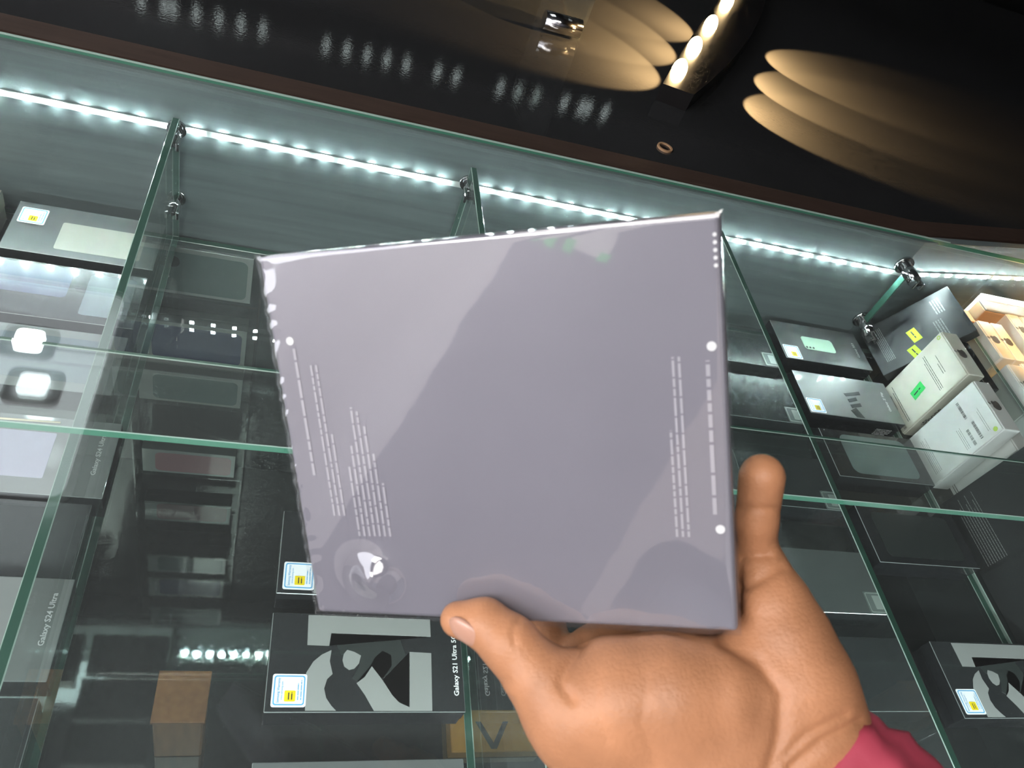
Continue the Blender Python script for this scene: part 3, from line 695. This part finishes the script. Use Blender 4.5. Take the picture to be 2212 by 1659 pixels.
# the box presses into the palm: keep the flesh outside it
hx, hy, hn = [np.array(v) for v in (HX, HY, HN)]; hc = np.array(HO) + hx * HL / 2 - hy * HW / 2 - hn * HT / 2
qx = np.abs((X - hc[0]) * hx[0] + (Y - hc[1]) * hx[1] + (Z - hc[2]) * hx[2]) - HL / 2
qy = np.abs((X - hc[0]) * hy[0] + (Y - hc[1]) * hy[1] + (Z - hc[2]) * hy[2]) - HW / 2
qz = np.abs((X - hc[0]) * hn[0] + (Y - hc[1]) * hn[1] + (Z - hc[2]) * hn[2]) - HT / 2
bd = np.maximum(np.maximum(qx, qy), qz) - .0008
k = .003; hh = np.clip(.5 - .5 * (D + bd) / k, 0, 1); D = D * (1 - hh) + (-bd) * hh + k * hh * (1 - hh)
def surface_nets(D, lo, h):
    S = D < 0
    c = S[:-1, :-1, :-1].astype(np.int8)
    cnt = sum(S[i:S.shape[0] - 1 + i, j:S.shape[1] - 1 + j, k:S.shape[2] - 1 + k].astype(np.int8) for i in (0, 1) for j in (0, 1) for k in (0, 1))
    act = (cnt > 0) & (cnt < 8); idx = np.argwhere(act); vid = np.full(act.shape, -1, np.int64); vid[act] = np.arange(len(idx))
    acc = np.zeros((len(idx), 3)); num = np.zeros(len(idx))
    corners = [(i, j, k) for i in (0, 1) for j in (0, 1) for k in (0, 1)]
    for a in corners:
        for b in corners:
            if sum(abs(p - q) for p, q in zip(a, b)) == 1 and a < b:
                da = D[idx[:, 0] + a[0], idx[:, 1] + a[1], idx[:, 2] + a[2]]; db = D[idx[:, 0] + b[0], idx[:, 1] + b[1], idx[:, 2] + b[2]]
                m = (da < 0) != (db < 0); t = np.where(m, da / np.where(m, da - db, 1), 0)
                for ax in range(3): acc[:, ax] += np.where(m, a[ax] + t * (b[ax] - a[ax]), 0)
                num += m
    V = (idx + acc / num[:, None]) * h + lo
    F = []
    for ax in range(3):
        u, v = (ax + 1) % 3, (ax + 2) % 3
        sl0 = [slice(1, -1)] * 3; sl1 = [slice(1, -1)] * 3; sl0[ax] = slice(0, -1); sl1[ax] = slice(1, None)
        A = S[tuple(sl0)]; B = S[tuple(sl1)]
        for flag in (True, False):
            e = np.argwhere((A != B) & (A == flag))
            if not len(e): continue
            e = e + np.array([0 if i == ax else 1 for i in range(3)])
            du = np.eye(3, dtype=int)[u]; dv = np.eye(3, dtype=int)[v]
            q = [vid[tuple((e - du - dv).T)], vid[tuple((e - dv).T)], vid[tuple(e.T)], vid[tuple((e - du).T)]]
            if not flag: q = q[::-1]
            F.append(np.stack(q, 1))
    F = np.concatenate(F); F = F[(F >= 0).all(1)]
    return V, F
HV, HF = surface_nets(D, lo, VX)
me = bpy.data.meshes.new('person'); me.from_pydata(HV.tolist(), [], HF.tolist()); me.update()
bm = bmesh.new(); bm.from_mesh(me)
for _ in range(3): bmesh.ops.smooth_vert(bm, verts=bm.verts, factor=.5, use_axis_x=True, use_axis_y=True, use_axis_z=True)
bmesh.ops.recalc_face_normals(bm, faces=bm.faces[:])
bm.normal_update()
# creases of the palm and the joints, pressed into the flesh
def wl(pts): return [Vector(world(a, b, z)) for a, b, z in pts]
creases = [(wl([(1262, 1385, .335), (1225, 1440, .325), (1210, 1475, .322), (1235, 1510, .318)]), .0016, .0020),
           (wl([(1560, 1385, .322), (1640, 1430, .322), (1690, 1500, .325), (1685, 1590, .325), (1660, 1680, .325)]), .0018, .0026),
           (wl([(1120, 1340, .335), (1105, 1365, .328), (1112, 1390, .325)]), .0008, .0012),
           (wl([(1040, 1445, .340), (1070, 1480, .338), (1095, 1470, .332)]), .0009, .0014), (wl([(1070, 1500, .340), (1110, 1515, .333)]), .0007, .0012),
           (wl([(1600, 1203, .348), (1660, 1198, .350)]), .0016, .0014), (wl([(1610, 1270, .340), (1690, 1225, .345)]), .0012, .0016), (wl([(1600, 1100, .345), (1680, 1100, .345)]), .0010, .0016),
           (wl([(1710, 1659, .325), (1780, 1600, .325), (1860, 1560, .335)]), .0018, .0022), (wl([(1650, 1680, .325), (1740, 1590, .322), (1830, 1545, .33)]), .0012, .0018),
           (wl([(1295, 1450, .315), (1285, 1520, .312), (1310, 1600, .312)]), .0005, .0014), (wl([(1400, 1460, .306), (1385, 1560, .304), (1420, 1659, .306)]), .0004, .0014)]
bm.verts.ensure_lookup_table()
co = np.array([v.co for v in bm.verts]); nn = np.array([v.normal for v in bm.verts]); va = co - CAM; n1 = np.linalg.norm(va, axis=1, keepdims=True)
facing = (nn * -va).sum(1) > 0; off = np.zeros(len(co))
for pts, depth, wid in creases:
    best = np.full(len(co), 1.0)
    for a, b in zip(pts[:-1], pts[1:]):
        # distance measured over the palm as seen, so the groove follows the skin
        pa = np.array(a) - CAM; pb = np.array(b) - CAM; pa = pa / np.linalg.norm(pa) * n1; pb = pb / np.linalg.norm(pb) * n1
        ab = pb - pa; t_ = np.clip(((va - pa) * ab).sum(1) / (ab * ab).sum(1), 0, 1)[:, None]
        best = np.minimum(best, np.linalg.norm(va - pa - ab * t_, axis=1))
    off = np.maximum(off, depth * np.exp(-(best / wid) ** 2) * facing)
co = co - nn * off[:, None]
for v, c_ in zip(bm.verts, co): v.co = c_
bm.to_mesh(me); bm.free()
for p in me.polygons: p.use_smooth = True
sk = P('skin', (.450, .208, .104), .46, spec=.4, noise=.40, nscale=38, bump=.20, bscale=560)
person = link('person', me, sk); tag(person, 'open hand and wrist in a red sleeve holding up the wrapped box', 'person')
# thumb nail
nm = bpy.data.meshes.new('fingernail'); bm = bmesh.new(); bmesh.ops.create_uvsphere(bm, u_segments=20, v_segments=12, radius=1)
bm.to_mesh(nm); bm.free()
for p in nm.polygons: p.use_smooth = True
nl = link('fingernail', nm, M['nail'], person)
tz = (Vector(world(1060, 1420, .338)) - Vector(world(985, 1362, .344))).normalized()
tn = (Vector(CAM) - Vector(world(1000, 1370, .34))).normalized(); dwn = Vector(-MAT[:, 1])
tn = (tn * .75 + dwn * .65 - Vector(MAT[:, 0]) * .15).normalized(); tn = (tn - tz * tn.dot(tz)).normalized(); ty = tn.cross(tz)
nl.matrix_world = Matrix.Translation(Vector(world(1004, 1364, .3405))) @ Matrix((tz * .0085, ty * .0058, tn * .0024)).transposed().to_4x4()
# sleeve
a0 = Vector(world(1745, 1640, .349)); a1 = Vector(world(1868, 1772, .337)); a2 = Vector(world(2090, 2020, .325))
def sleeve_mesh(path, radii, n=40, folds=.0016):
    me = tube_mesh(path, radii, n, cap=False)
    for v in me.vertices:
        v.co += Vector((math.sin(v.co.x * 260 + v.co.z * 90), math.sin(v.co.y * 240), math.cos(v.co.x * 200 + v.co.y * 150))) * folds
    return me
path = [a0.lerp(a1, k / 5) for k in range(6)] + [a1.lerp(a2, k / 6) for k in range(1, 7)]
sl = link('sleeve', sleeve_mesh(path, [.0336, .0358, .0346, .0378, .0366, .0396, .0400, .0418, .043, .044, .045, .046]), M['sleeve'], person)
sol = sl.modifiers.new('thickness', 'SOLIDIFY'); sol.thickness = .0025
cm = tube_mesh([a0 - (a1 - a0) * .20, a0 + (a1 - a0) * .08], [.0340, .0338], 48, cap=False)
bm = bmesh.new(); bm.from_mesh(cm); rt = Vector(MAT[:2 + 1, 0] * .74 + MAT[:, 1] * .67)
bmesh.ops.delete(bm, geom=[f for f in bm.faces if (f.calc_center_median() - a0).dot(rt) > .014], context='FACES'); bm.to_mesh(cm); bm.free()
cf = link('sleeve_cuff', cm, M['cuff'], person)
sol = cf.modifiers.new('thickness', 'SOLIDIFY'); sol.thickness = .002
